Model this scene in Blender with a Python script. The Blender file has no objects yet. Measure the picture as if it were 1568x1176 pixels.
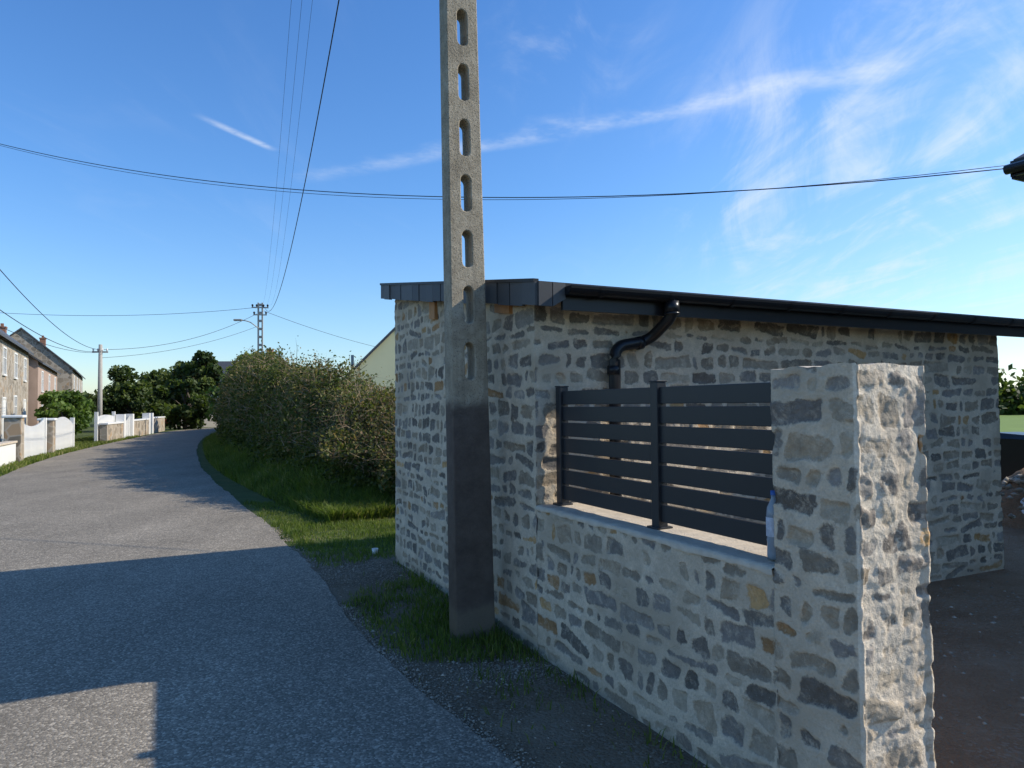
import bpy, math, numpy as np
from mathutils import Vector, Matrix
rng = np.random.default_rng(7)
scene = bpy.context.scene
coll = scene.collection

# ------------------------------------------------------------------ frame of the street wall
D1 = np.array([-0.439, 0.898]); D1 /= np.linalg.norm(D1)      # along the street, away
N1 = np.array([D1[1], -D1[0]])                                 # into the yard
P0 = np.array([1.197, 2.46])
def W(s, t, z=0.0):
    p = P0 + s*D1 + t*N1
    return (float(p[0]), float(p[1]), float(z))

# ------------------------------------------------------------------ helpers
def empty(name):
    o = bpy.data.objects.new(name, None); coll.objects.link(o); return o
def mobj(name, verts, faces, mat=None, parent=None, smooth=False):
    me = bpy.data.meshes.new(name); me.from_pydata([tuple(map(float, v)) for v in verts], [], faces); me.update()
    if smooth:
        me.polygons.foreach_set('use_smooth', [True]*len(me.polygons))
    o = bpy.data.objects.new(name, me); coll.objects.link(o)
    if mat: me.materials.append(mat)
    if parent: o.parent = parent
    return o
def npmesh(name, V, F, mat=None, parent=None, smooth=False, fattr=None, pattr=None):
    V = np.asarray(V, dtype=np.float32); F = np.asarray(F, dtype=np.int32)
    k = F.shape[1]; me = bpy.data.meshes.new(name)
    me.vertices.add(len(V)); me.vertices.foreach_set('co', V.ravel())
    me.loops.add(F.size); me.loops.foreach_set('vertex_index', F.ravel())
    me.polygons.add(len(F)); me.polygons.foreach_set('loop_start', np.arange(0, F.size, k, dtype=np.int32))
    try: me.polygons.foreach_set('loop_total', np.full(len(F), k, dtype=np.int32))
    except Exception: pass
    if smooth: me.polygons.foreach_set('use_smooth', np.ones(len(F), dtype=bool))
    me.update(calc_edges=True)
    for nm, a in (fattr or {}).items():
        at = me.attributes.new(nm, 'FLOAT', 'FACE'); at.data.foreach_set('value', np.asarray(a, dtype=np.float32))
    for nm, a in (pattr or {}).items():
        at = me.attributes.new(nm, 'FLOAT', 'POINT'); at.data.foreach_set('value', np.asarray(a, dtype=np.float32))
    o = bpy.data.objects.new(name, me); coll.objects.link(o)
    if mat: me.materials.append(mat)
    if parent: o.parent = parent
    return o
BF = [(0,3,2,1),(4,5,6,7),(0,1,5,4),(1,2,6,5),(2,3,7,6),(3,0,4,7)]
class Frame:
    def __init__(s, o, u):
        s.o = np.array(o, float); s.u = np.array(u, float)/np.linalg.norm(u); s.w = np.array([-s.u[1], s.u[0]])
    def p(s, x, y, z):
        q = s.o + x*s.u + y*s.w; return (q[0], q[1], z)
def box(name, fr, x0, x1, y0, y1, z0, z1, mat, parent=None, bevel=0.0):
    v = [fr.p(x0,y0,z0), fr.p(x1,y0,z0), fr.p(x1,y1,z0), fr.p(x0,y1,z0), fr.p(x0,y0,z1), fr.p(x1,y0,z1), fr.p(x1,y1,z1), fr.p(x0,y1,z1)]
    o = mobj(name, v, BF, mat, parent)
    if bevel:
        m = o.modifiers.new('b','BEVEL'); m.width = bevel; m.segments = 2
    return o
def boxes(name, fr, lst, mat, parent=None):
    V=[];F=[]
    for (x0,x1,y0,y1,z0,z1) in lst:
        b=len(V)
        V += [fr.p(x0,y0,z0), fr.p(x1,y0,z0), fr.p(x1,y1,z0), fr.p(x0,y1,z0), fr.p(x0,y0,z1), fr.p(x1,y0,z1), fr.p(x1,y1,z1), fr.p(x0,y1,z1)]
        F += [tuple(b+i for i in f) for f in BF]
    return mobj(name, V, F, mat, parent)
def tube_geo(pts, r, seg=8):
    pts = [Vector(p) for p in pts]; V=[];F=[]
    n=len(pts)
    for i,p in enumerate(pts):
        d = (pts[min(i+1,n-1)]-pts[max(i-1,0)]).normalized()
        a = d.cross(Vector((0,0,1)))
        if a.length < 0.05: a = d.cross(Vector((0.3,1,0)))
        a.normalize(); b = d.cross(a)
        rr = r[i] if hasattr(r,'__len__') else r
        for k in range(seg):
            t = 2*math.pi*k/seg
            V.append(tuple(p + rr*(math.cos(t)*a+math.sin(t)*b)))
    for i in range(n-1):
        for k in range(seg):
            F.append((i*seg+k, i*seg+(k+1)%seg, (i+1)*seg+(k+1)%seg, (i+1)*seg+k))
    F.append(tuple(range(seg))[::-1]); F.append(tuple((n-1)*seg+k for k in range(seg)))
    return V,F
def tube(name, pts, r, mat, parent=None, seg=8):
    V,F = tube_geo(pts,r,seg); return mobj(name,V,F,mat,parent,True)
def vhash(ix, iy, seed):
    h = np.sin(ix*127.1 + iy*311.7 + seed*74.7)*43758.5453
    return h - np.floor(h)
def vnoise(x, y, seed=0):
    x=np.asarray(x,float); y=np.asarray(y,float)
    ix=np.floor(x); iy=np.floor(y); fx=x-ix; fy=y-iy
    fx=fx*fx*(3-2*fx); fy=fy*fy*(3-2*fy)
    a=vhash(ix,iy,seed); b=vhash(ix+1,iy,seed); c=vhash(ix,iy+1,seed); d=vhash(ix+1,iy+1,seed)
    return (a*(1-fx)+b*fx)*(1-fy)+(c*(1-fx)+d*fx)*fy
def fbm(x,y,seed=0,o=4):
    s=0;a=.5
    for i in range(o):
        s=s+a*(vnoise(x*2**i,y*2**i,seed+i*13)-.5)*2; a*=.5
    return s
def sstep(a,b,x):
    t=np.clip((x-a)/(b-a),0,1); return t*t*(3-2*t)

# ------------------------------------------------------------------ node helper
class NT:
    def __init__(s, nt): s.t=nt; s.n=nt.nodes; s.l=nt.links
    def new(s, typ, **kw):
        n=s.n.new(typ)
        for k,v in kw.items(): setattr(n,k,v)
        return n
    def set(s, sock, v):
        if isinstance(v, bpy.types.NodeSocket): s.l.new(v, sock)
        elif isinstance(v,(tuple,list)) and len(v)==3 and sock.type=='RGBA': sock.default_value=(*v,1)
        else: sock.default_value=v
    def m(s, op, a, b=0.0, c=0.0, clamp=False):
        n=s.new('ShaderNodeMath', operation=op, use_clamp=clamp)
        s.set(n.inputs[0],a); s.set(n.inputs[1],b); s.set(n.inputs[2],c); return n.outputs[0]
    def vm(s, op, a, b=None):
        n=s.new('ShaderNodeVectorMath', operation=op); s.set(n.inputs[0],a)
        if b is not None: s.set(n.inputs[1],b)
        return n.outputs['Value'] if op in('DOT_PRODUCT','LENGTH','DISTANCE') else n.outputs[0]
    def noise(s, vec, scale, detail=3, rough=.55, dist=0.0):
        n=s.new('ShaderNodeTexNoise'); s.set(n.inputs['Vector'],vec); n.inputs['Scale'].default_value=scale
        n.inputs['Detail'].default_value=detail; n.inputs['Roughness'].default_value=rough; n.inputs['Distortion'].default_value=dist
        return n.outputs['Fac']
    def voro(s, vec, scale, out='Distance', feature='F1'):
        n=s.new('ShaderNodeTexVoronoi', feature=feature); s.set(n.inputs['Vector'],vec); n.inputs['Scale'].default_value=scale
        return n.outputs[out]
    def ramp(s, fac, stops, interp='LINEAR'):
        n=s.new('ShaderNodeValToRGB'); s.set(n.inputs[0],fac); cr=n.color_ramp; cr.interpolation=interp
        while len(cr.elements)<len(stops): cr.elements.new(0.5)
        for e,(p,c) in zip(cr.elements,stops):
            e.position=p; e.color=(c,c,c,1) if not hasattr(c,'__len__') else (*c,1)
        return n.outputs[0]
    def mix(s, f, a, b, blend='MIX'):
        n=s.new('ShaderNodeMix', data_type='RGBA', blend_type=blend); s.set(n.inputs[0],f); s.set(n.inputs[6],a); s.set(n.inputs[7],b); return n.outputs[2]
    def attr(s, name):
        n=s.new('ShaderNodeAttribute', attribute_name=name); return n.outputs['Fac']
    def obj(s): return s.new('ShaderNodeTexCoord').outputs['Object']
    def bump(s, h, strength=.5, dist=.01):
        n=s.new('ShaderNodeBump'); n.inputs['Strength'].default_value=strength; n.inputs['Distance'].default_value=dist
        s.set(n.inputs['Height'],h); return n.outputs[0]
    def maprange(s,v,a,b,c=0,d=1):
        n=s.new('ShaderNodeMapRange'); s.set(n.inputs[0],v); n.inputs[1].default_value=a;n.inputs[2].default_value=b;n.inputs[3].default_value=c;n.inputs[4].default_value=d
        n.interpolation_type='SMOOTHSTEP'; return n.outputs[0]
def mat(name):
    m=bpy.data.materials.new(name); m.use_nodes=True; t=NT(m.node_tree); b=t.n['Principled BSDF']; b.inputs['Roughness'].default_value=.85
    try: b.inputs['Specular IOR Level'].default_value=.3
    except Exception: pass
    return m,t,b
def simple(name, col, rough=.7, var=.15, scale=8, metal=0, bump=0.0):
    m,t,b=mat(name); o=t.obj(); n=t.noise(o,scale,5)
    f=t.m('MULTIPLY_ADD',n,var*2,1-var)
    c=t.new('ShaderNodeVectorMath',operation='SCALE'); c.inputs[0].default_value=col; t.l.new(f,c.inputs['Scale'])
    t.l.new(c.outputs[0],b.inputs['Base Color']); b.inputs['Roughness'].default_value=rough; b.inputs['Metallic'].default_value=metal
    if bump: t.l.new(t.bump(t.noise(o,scale*6,4),bump,.01),b.inputs['Normal'])
    return m

# ------------------------------------------------------------------ materials
def masonry_mat(name, mortar=(.68,.555,.405), wash=.0, stonebright=1.0):
    m,t,b=mat(name); o=t.obj()
    sdf=t.attr('sdf'); r1=t.attr('rnd'); r2=t.attr('rnd2')
    wob=t.m('MULTIPLY',t.m('SUBTRACT',t.noise(o,34,5,.7),.5),.042)
    wob2=t.m('MULTIPLY',t.m('SUBTRACT',t.noise(o,7,4,.6),.5),.050)
    d=t.m('ADD',t.m('ADD',sdf,wob),wob2)
    mask=t.maprange(d,.005,-.006)
    sc=t.ramp(r1,[(0,(.21,.175,.14)),(.15,(.34,.275,.20)),(.35,(.25,.215,.175)),(.5,(.41,.33,.235)),(.65,(.29,.25,.21)),(.8,(.37,.285,.195)),(.88,(.21,.18,.145)),(.93,(.50,.30,.13)),(.975,(.42,.24,.11))],'CONSTANT')
    sv=t.m('MULTIPLY',t.m('MULTIPLY_ADD',t.noise(o,22,6,.75),1.4,.28),t.m('MULTIPLY_ADD',r2,.5,.75*stonebright))
    s2=t.new('ShaderNodeVectorMath',operation='SCALE'); t.l.new(sc,s2.inputs[0]); t.l.new(sv,s2.inputs['Scale'])
    sm=t.maprange(t.noise(o,13,7,.78,.6),.50,.66)     # mortar smeared over stones
    stone=t.mix(t.m('MULTIPLY',sm,.55),s2.outputs[0],mortar)
    speck=t.maprange(t.noise(o,120,2),.64,.74); stone=t.mix(t.m('MULTIPLY',speck,.4),stone,(.60,.53,.43))
    och=t.maprange(t.noise(o,3.1,5,.7),.58,.73); stone=t.mix(t.m('MULTIPLY',och,.4),stone,(.45,.29,.14))
    mv=t.m('MULTIPLY_ADD',t.noise(o,10,7,.75),.95,.50); mv=t.m('MULTIPLY',mv,t.m('MULTIPLY_ADD',t.noise(o,90,3),.6,.72))
    m2=t.new('ShaderNodeVectorMath',operation='SCALE'); m2.inputs[0].default_value=mortar; t.l.new(mv,m2.inputs['Scale'])
    mort=t.mix(t.maprange(t.noise(o,2.3,4),.42,.7),m2.outputs[0],(mortar[0]*.76,mortar[1]*.74,mortar[2]*.72))
    if wash: mask=t.m('MULTIPLY',mask,t.maprange(t.noise(o,5,5,.7),.35+wash*.2,.42+wash*.2))
    col=t.mix(mask,mort,stone)
    z=t.new('ShaderNodeSeparateXYZ'); t.l.new(o,z.inputs[0])
    damp=t.maprange(t.m('ADD',z.outputs[2],t.m('MULTIPLY',t.noise(o,4,4),.25)),.32,.10)
    col=t.mix(t.m('MULTIPLY',damp,.4),col,(.24,.185,.13))
    t.l.new(col,b.inputs['Base Color']); b.inputs['Roughness'].default_value=.95
    h=t.m('ADD',t.m('MULTIPLY',mask,-.25),t.m('ADD',t.noise(o,45,6,.7),t.m('MULTIPLY',t.noise(o,160,3),.35)))
    t.l.new(t.bump(h,.9 if not wash else .55,.014),b.inputs['Normal'])
    return m
M_stone=masonry_mat('granite_masonry')
M_rough_lit=masonry_mat('rough_masonry_sunlit',(.76,.64,.49),.30,1.45)  # rougher pillar end; mortar and stones also lightened for the sun on it
def farstone():
    m,t,b=mat('far_stone'); o=t.obj()
    v=t.voro(o,3.2,'Color'); vs=t.new('ShaderNodeSeparateColor'); t.l.new(v,vs.inputs[0])
    c=t.ramp(vs.outputs[0],[(0,(.20,.165,.12)),(.4,(.33,.27,.20)),(.8,(.42,.36,.28)),(1,(.38,.25,.14))])
    e=t.maprange(t.voro(o,3.2,'Distance','DISTANCE_TO_EDGE'),.10,.03); c=t.mix(t.m('MULTIPLY',e,.7),c,(.46,.40,.32))
    t.l.new(c,b.inputs['Base Color']); return m
M_far=farstone()
def asphalt():
    m,t,b=mat('asphalt'); o=t.obj()
    v=t.voro(o,85,'Color'); vs=t.new('ShaderNodeSeparateColor'); t.l.new(v,vs.inputs[0])
    ch=t.ramp(vs.outputs[0],[(0,.14),(.45,.195),(.8,.26),(.96,.40)])
    big=t.m('MULTIPLY_ADD',t.noise(o,.9,5,.6),.6,.68)
    str_=t.m('MULTIPLY_ADD',t.noise(o,7,4),.4,.8)
    k=t.m('MULTIPLY',big,str_)
    mp=t.new('ShaderNodeMapping'); mp.inputs['Rotation'].default_value=(0,0,math.radians(-26)); mp.inputs['Scale'].default_value=(1.6,.10,1); t.l.new(o,mp.inputs[0])
    k=t.m('MULTIPLY',k,t.m('MULTIPLY_ADD',t.noise(mp.outputs[0],1.0,4),.5,.77))
    c=t.mix(1.0,ch,k,'MULTIPLY'); c=t.mix(1.0,c,(1.10,.94,.72),'MULTIPLY')
    t.l.new(c,b.inputs['Base Color']); b.inputs['Roughness'].default_value=.95
    h=t.m('SUBTRACT',1.0,t.voro(o,85)); t.l.new(t.bump(h,.6,.006),b.inputs['Normal'])
    return m
M_asph=asphalt()
def soil(name,c1,c2,c3,peb=.3,pc=(.36,.31,.24)):
    m,t,b=mat(name); o=t.obj()
    c=t.ramp(t.noise(o,2.2,6,.65),[(.3,c1),(.5,c2),(.7,c3)])
    v=t.voro(o,60,'Color'); vs=t.new('ShaderNodeSeparateColor'); t.l.new(v,vs.inputs[0])
    pm=t.m('MULTIPLY',t.maprange(vs.outputs[0],.72,.78),t.maprange(t.noise(o,1.7,4),.42,.6)); 
    c=t.mix(t.m('MULTIPLY',pm,peb*2,clamp=True),c,pc)
    c=t.mix(t.m('MULTIPLY',t.noise(o,30,4),.40),c,(c1[0]*.55,c1[1]*.55,c1[2]*.55))
    t.l.new(c,b.inputs['Base Color']); b.inputs['Roughness'].default_value=1
    t.l.new(t.bump(t.m('ADD',t.noise(o,25,6,.7),t.m('MULTIPLY',t.voro(o,60),-.5)),1,.03),b.inputs['Normal'])
    return m
M_soil=soil('verge_soil',(.17,.125,.08),(.25,.19,.125),(.33,.265,.185),.25)
M_yard=soil('yard_soil',(.30,.17,.09),(.38,.23,.13),(.45,.30,.185),.3,(.46,.36,.26))
M_ground=soil('grass_ground',(.06,.085,.02),(.085,.12,.028),(.13,.14,.05),.05)
def gravelmat():
    m,t,b=mat('gravel'); r=t.attr('rnd')
    c=t.ramp(r,[(0,(.20,.165,.12)),(.6,(.32,.27,.205)),(1,(.46,.40,.32))]); t.l.new(c,b.inputs['Base Color']); return m
M_gravel=gravelmat()
def foliage(name, stops, transl=.35):
    m,t,b=mat(name); r=t.attr('rnd'); o=t.obj()
    f=t.m('MULTIPLY_ADD',t.m('SUBTRACT',t.noise(o,.8,3),.5),.7,r,clamp=True)
    c=t.ramp(f,stops); t.l.new(c,b.inputs['Base Color']); b.inputs['Roughness'].default_value=.6
    tr=t.new('ShaderNodeBsdfTranslucent'); t.l.new(t.mix(1.0,c,(1.3,1.4,.6),'MULTIPLY'),tr.inputs[0])
    mx=t.new('ShaderNodeMixShader'); mx.inputs[0].default_value=transl
    t.l.new(b.outputs[0],mx.inputs[1]); t.l.new(tr.outputs[0],mx.inputs[2]); t.l.new(mx.outputs[0],t.n['Material Output'].inputs[0])
    return m
M_hedge=foliage('hedge_leaves',[(0,(.028,.042,.012)),(.3,(.068,.092,.020)),(.6,(.125,.14,.036)),(.80,(.21,.18,.07)),(1,(.27,.17,.09))],.38)
M_twig=foliage('dry_twigs',[(0,(.16,.105,.06)),(.5,(.32,.22,.13)),(1,(.46,.34,.22))],.1)
M_tree=foliage('tree_leaves',[(0,(.024,.040,.012)),(.5,(.065,.095,.022)),(1,(.13,.16,.04))])
M_bush=foliage('light_bush_leaves',[(0,(.06,.10,.02)),(.5,(.12,.19,.035)),(1,(.20,.25,.06))])
M_grass=foliage('grass_blades',[(0,(.06,.085,.016)),(.4,(.12,.17,.03)),(.75,(.19,.22,.05)),(1,(.34,.29,.15))],.45)
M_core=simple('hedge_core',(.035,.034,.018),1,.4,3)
M_bark=simple('bark',(.09,.07,.05),.9,.3,10)
M_black=simple('black_metal',(.014,.014,.016),.32,.2,6); 
M_anth=simple('anthracite_aluminium',(.030,.031,.034),.38,.08,5)
M_roof=simple('roof_membrane',(.02,.02,.022),.5,.2,6)
def slate():
    m,t,b=mat('slate'); r=t.attr('rnd')
    c=t.ramp(r,[(0,(.055,.055,.057)),(.5,(.085,.085,.086)),(1,(.125,.123,.12))]); o=t.obj()
    c=t.mix(t.m('MULTIPLY',t.noise(o,30,4),.5),c,(.045,.046,.048))
    t.l.new(c,b.inputs['Base Color']); b.inputs['Roughness'].default_value=.55; return m
M_slate=slate()
M_slroof=simple('slate_roof',(.085,.085,.09),.6,.35,4)
M_wood=simple('raw_wood',(.48,.23,.09),.7,.25,20)
M_white=simple('white_paint',(.82,.80,.75),.5,.05,3)
M_cream=simple('cream_render',(.80,.70,.42),.9,.06,2)
M_pink=simple('pinkish_render',(.42,.30,.23),.9,.25,2)
M_beige=simple('beige_render',(.56,.50,.41),.9,.08,2)
M_glass=simple('window_glass',(.03,.035,.04),.15,.1,2)
M_brick=simple('chimney_brick',(.28,.14,.09),.9,.3,20)
M_sill=simple('sill_mortar',(.60,.50,.38),.95,.35,14,bump=.6)
M_wire=simple('wire',(.03,.03,.033),.6,.1,2)
M_greypole=simple('grey_pole',(.40,.37,.32),.8,.15,5)
def concrete():
    m,t,b=mat('pole_concrete'); o=t.obj(); z=t.new('ShaderNodeSeparateXYZ'); t.l.new(o,z.inputs[0])
    base=t.ramp(t.noise(o,6,8,.75),[(.3,(.25,.205,.145)),(.5,(.40,.335,.24)),(.7,(.52,.45,.34))])
    sp=t.maprange(t.voro(o,75),.30,.20); base=t.mix(t.m('MULTIPLY',sp,.6),base,(.14,.115,.085))
    lic=t.maprange(t.noise(o,16,6,.8),.60,.68); base=t.mix(t.m('MULTIPLY',lic,.5),base,(.46,.38,.20))
    dark=t.ramp(t.noise(o,9,6,.7),[(.3,(.10,.076,.060)),(.7,(.16,.124,.098))])
    wsp=t.maprange(t.noise(o,26,7,.85),.66,.70); dark=t.mix(t.m('MULTIPLY',wsp,.5),dark,(.38,.34,.28))
    mp=t.new('ShaderNodeMapping'); mp.inputs['Scale'].default_value=(9,9,.8); t.l.new(o,mp.inputs[0]); stk=t.maprange(t.noise(mp.outputs[0],1.5,5,.7),.45,.7)
    base=t.mix(t.m('MULTIPLY',stk,.45),base,(.17,.14,.10))
    zz=t.m('ADD',z.outputs[2],t.m('MULTIPLY',t.noise(o,8,5),.14))
    k=t.maprange(zz,1.74,1.64); c=t.mix(k,base,dark)
    lo=t.maprange(zz,.34,.26); c=t.mix(t.m('MULTIPLY',lo,.8),c,(.22,.18,.13))
    t.l.new(c,b.inputs['Base Color']); b.inputs['Roughness'].default_value=.9
    h=t.m('ADD',t.noise(o,60,6,.75),t.m('MULTIPLY',sp,-.8)); t.l.new(t.bump(h,.8,.010),b.inputs['Normal']); return m
M_conc=concrete()

# ------------------------------------------------------------------ masonry height fields
hr=np.random.default_rng(3); ROWS=[0.0]
while ROWS[-1]<3.3: ROWS.append(ROWS[-1]+hr.uniform(.070,.140))
def masonry(name, path_st, topfn, res, seed, mat, parent, amp=1.0, roughseg=None, cap=False, mingap=.022):
    r=np.random.default_rng(seed)
    P=np.array([np.array(W(s,t))[:2] for s,t in path_st]); n=len(P); cen=P.mean(0)
    segn=[];seglen=[]
    for i in range(n):
        d=P[(i+1)%n]-P[i]; L=np.linalg.norm(d); d/=L; nn=np.array([d[1],-d[0]])
        if np.dot(nn,(P[i]+P[(i+1)%n])/2-cen)<0: nn=-nn
        segn.append(nn); seglen.append(L)
    XY=[];NN=[];U=[];RG=[];u0=0
    for i in range(n):
        k=max(2,int(math.ceil(seglen[i]/res)))
        for j in range(k):
            f=j/k; XY.append(P[i]*(1-f)+P[(i+1)%n]*f)
            if j==0:
                mN=segn[i]+segn[i-1]; mN=mN/np.dot(mN,segn[i])*.8
            else: mN=segn[i]
            NN.append(mN); U.append(u0+f*seglen[i]); RG.append((1.0 if roughseg is None else roughseg[i]) if 2<j<k-2 else 1.0)
        u0+=seglen[i]
    XY=np.array(XY);NN=np.array(NN);U=np.array(U);RG=np.array(RG); T=u0
    top=np.array([topfn(x) for x in XY]); nv=int(math.ceil(top.max()/res))
    vv=np.linspace(0,1,nv+1); V=vv[:,None]*top[None,:]; UU=np.broadcast_to(U[None,:],V.shape)
    wu=UU+.030*fbm(UU*5,V*5,seed+1,2)+.012*fbm(UU*20,V*20,seed+2,2)
    wv=V+.026*fbm(UU*3.5,V*4,seed+3,2)+.010*fbm(UU*18,V*18,seed+4,2)
    sdf=np.full(V.shape,.05); ra=np.zeros(V.shape); rb=np.zeros(V.shape); tl=np.zeros(V.shape)
    for k in range(len(ROWS)-1):
        a,b=ROWS[k],ROWS[k+1]
        if a>top.max(): break
        u=-r.uniform(0,.2)
        while u<T:
            L=float(np.clip(r.lognormal(math.log(.165),.45),.06,.38)); 
            if u+L>T: L=max(.06,T-u)
            q1,q2=r.random(),r.random(); skip=r.random()<.07
            gu=r.uniform(mingap,.052); gv=r.uniform(mingap*.9,.044); dv=r.uniform(-.012,.012)
            cu=u+L/2; cv=(a+b)/2+dv; hu=max(.018,(L-gu)/2); hv=max(.015,(b-a-gv)/2)*r.uniform(.75,1.1)
            i0=np.searchsorted(U,cu-hu-.09); i1=np.searchsorted(U,cu+hu+.09)
            if i1>i0 and not skip:
                pu=wu[:,i0:i1]-cu; pv=wv[:,i0:i1]-cv
                ang=r.normal(0,.09); ru=pu*math.cos(ang)+pv*math.sin(ang); rv=pv*math.cos(ang)-pu*math.sin(ang)
                hvv=hv*(1+r.uniform(-.35,.35)*np.clip(ru/hu,-1,1))
                rr=r.uniform(.012,.026); qx=np.abs(ru+r.uniform(-.3,.3)*rv)-hu+rr; qy=np.abs(rv)-hvv+rr
                sd=np.hypot(np.maximum(qx,0),np.maximum(qy,0))+np.minimum(np.maximum(qx,qy),0)-rr
                cur=sdf[:,i0:i1]; mk=sd<cur
                cur[mk]=sd[mk]; ra[:,i0:i1][mk]=q1; rb[:,i0:i1][mk]=q2
                tl[:,i0:i1][mk]=(r.normal(0,.06)*pu+r.normal(0,.08)*pv+r.normal(0,.003))[mk]
            u+=L
    inside=sstep(.006,-.014,sdf)
    h=inside*(-.004+tl)+(1-inside)*.004*fbm(UU*9,V*9,seed+8,3)+.006*fbm(UU*3,V*3,seed+5,3)+inside*.006*fbm(UU*26,V*26,seed+6,3)+.0025*fbm(UU*50,V*50,seed+7,2)
    h=h+(RG[None,:]-1)*(.0045*fbm(UU*11,V*9,seed+11,2)+.0022*np.abs(fbm(UU*34,V*34,seed+12,3))+.0018*inside-.004)
    h=h*amp
    X=XY[None,:,0]+NN[None,:,0]*h; Y=XY[None,:,1]+NN[None,:,1]*h
    Z=V+ (vv[:,None]**30)*.012*fbm(UU*12,V*0,seed+9,3)
    nu=len(U); VV=np.stack([X,Y,Z],-1).reshape(-1,3)
    i=np.arange(nu); j=(i+1)%nu; F=[]
    for k in range(nv):
        F.append(np.stack([k*nu+i,k*nu+j,(k+1)*nu+j,(k+1)*nu+i],-1))
    F=np.concatenate(F)
    o=npmesh(name,VV,F,mat,parent,True,pattr={'sdf':sdf.ravel(),'rnd':ra.ravel(),'rnd2':rb.ravel()})
    if cap:
        ring=[tuple(VV[nv*nu+q]) for q in range(nu)]
        c=np.mean(ring,0); c[2]+=.004
        mobj(name+'_cap',ring+[tuple(c)],[(q,(q+1)%nu,nu) for q in range(nu)],M_sill,parent,True)
    return o

def st_of(x):
    d=np.asarray(x)-P0; return float(d@D1),float(d@N1)
roof_z=lambda s: 2.37+.150*(s-2.18)
# --- shed
shed=empty('stone_shed')
masonry('walls',[(2.38,0),(2.38,5.03),(5.50,5.03),(5.50,0)],lambda x: roof_z(st_of(x)[0])-.075,.0125,11,M_stone,shed,1.0)
def st_box(name,lst,mat,parent):
    V=[];F=[]
    for (s0,s1,t0,t1,za,zb,zc,zd) in lst:
        b=len(V); V+=[W(s0,t0,za),W(s1,t0,zc),W(s1,t1,zc),W(s0,t1,za),W(s0,t0,zb),W(s1,t0,zd),W(s1,t1,zd),W(s0,t1,zb)]
        F+=[tuple(b+i for i in f) for f in BF]
    return mobj(name,V,F,mat,parent)
s0,s1=2.16,5.62
st_box('roof',[(s0,s1,-.085,5.62,roof_z(s0)-.055,roof_z(s0),roof_z(s1)-.055,roof_z(s1))],M_roof,shed)
st_box('roof_edge_trim',[(s0-.004,s1,-.125,-.118+.03,roof_z(s0)-.01,roof_z(s0)+.012,roof_z(s1)-.01,roof_z(s1)+.012)],M_roof,shed)
st_box('eave_board',[(s0+.01,s0+.035,.09,5.60,roof_z(s0)-.17,roof_z(s0)-.056,roof_z(s0)-.17,roof_z(s0)-.056)],M_black,shed)
V=[];F=[];R=[]
s=s0-.012; rs=np.random.default_rng(5)
while s<s1:
    e=min(s+.185,s1+.01); b=len(V); o=-.108-rs.uniform(0,.012); dz=rs.uniform(-.007,.005)
    hh=.155
    za,zb=roof_z(s)-hh+dz,roof_z(s)-.006; zc,zd=roof_z(e)-hh+dz,roof_z(e)-.006; g=.005
    V+=[W(s+g,o,za),W(e-g,o,zc),W(e-g,-.088,zc),W(s+g,-.088,za),W(s+g,o,zb),W(e-g,o,zd),W(e-g,-.088,zd),W(s+g,-.088,zb)]
    F+=[tuple(b+i for i in f) for f in BF]; R+=[rs.random()]*6; s=e
for (t0,t1) in ((-.10,.0),(.0,.095)):
    b=len(V); g=.003; zt=roof_z(s0)-.006; zl=zt-.15; zr=zl+(.05 if t1>.05 else 0)
    V+=[W(s0-.022,t0+g,zl),W(s0-.022,t1-g,zr),W(s0-.004,t1-g,zr),W(s0-.004,t0+g,zl),W(s0-.022,t0+g,zt),W(s0-.022,t1-g,zt),W(s0-.004,t1-g,zt),W(s0-.004,t0+g,zt)]
    F+=[tuple(b+i for i in f) for f in BF]; R+=[rs.random()]*6
o=mobj('slate_verge',V,F,M_slate,shed); at=o.data.attributes.new('rnd','FLOAT','FACE'); at.data.foreach_set('value',R)
st_box('verge_soffit',[(s0,s1,-.086,.01,roof_z(s0)-.075,roof_z(s0)-.058,roof_z(s1)-.075,roof_z(s1)-.058)],M_roof,shed)
def wd(s,l,z0,z1,t0=-.03): return (s,s+l,t0,.02,z0,z1,z0+.15*l,z1+.15*l)
st_box('rafter_ends',[wd(2.70,.24,2.23,2.33),wd(4.2,.14,2.36,2.56),wd(3.35,.05,2.33,2.45)],M_wood,shed)
# gutter (half round) + brackets
V=[];F=[]; r=.056; gs=s0-.050; gz=roof_z(s0)-.030; prof=[]
for k in range(11):
    a=math.pi*k/10; prof.append((gs+r*math.cos(a), gz-r*math.sin(a)))
prof+= [(a*1.0,b) for a,b in [(gs-r*.92,gz+.004)]]
inner=[(gs+(r-.006)*math.cos(math.pi*k/10), gz-(r-.006)*math.sin(math.pi*k/10)) for k in range(10,-1,-1)]
prof=prof+inner; m=len(prof)
for t in (.085,5.75):
    V+=[W(a,t,b) for a,b in prof]
for k in range(m): F.append((k,(k+1)%m,m+(k+1)%m,m+k))
ec=len(V); V+=[W(gs+r*math.cos(math.pi*k/10),.087,gz-r*math.sin(math.pi*k/10)) for k in range(11)]; F.append(tuple(range(ec,ec+11)))
mobj('gutter',V,F,M_black,shed,False)
V=[];F=[]
for t in np.arange(.3,5.7,.55):
    b=len(V); pp=[]
    for tt in (t,t+.035):
        for k in range(11):
            a=math.pi*k/10; V.append(W(gs+(r+.007)*math.cos(a),tt,gz-(r+.007)*math.sin(a)))
    for k in range(10): F.append((b+k,b+k+1,b+12+k,b+11+k))
mobj('gutter_brackets',V,F,M_black,shed)
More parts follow.
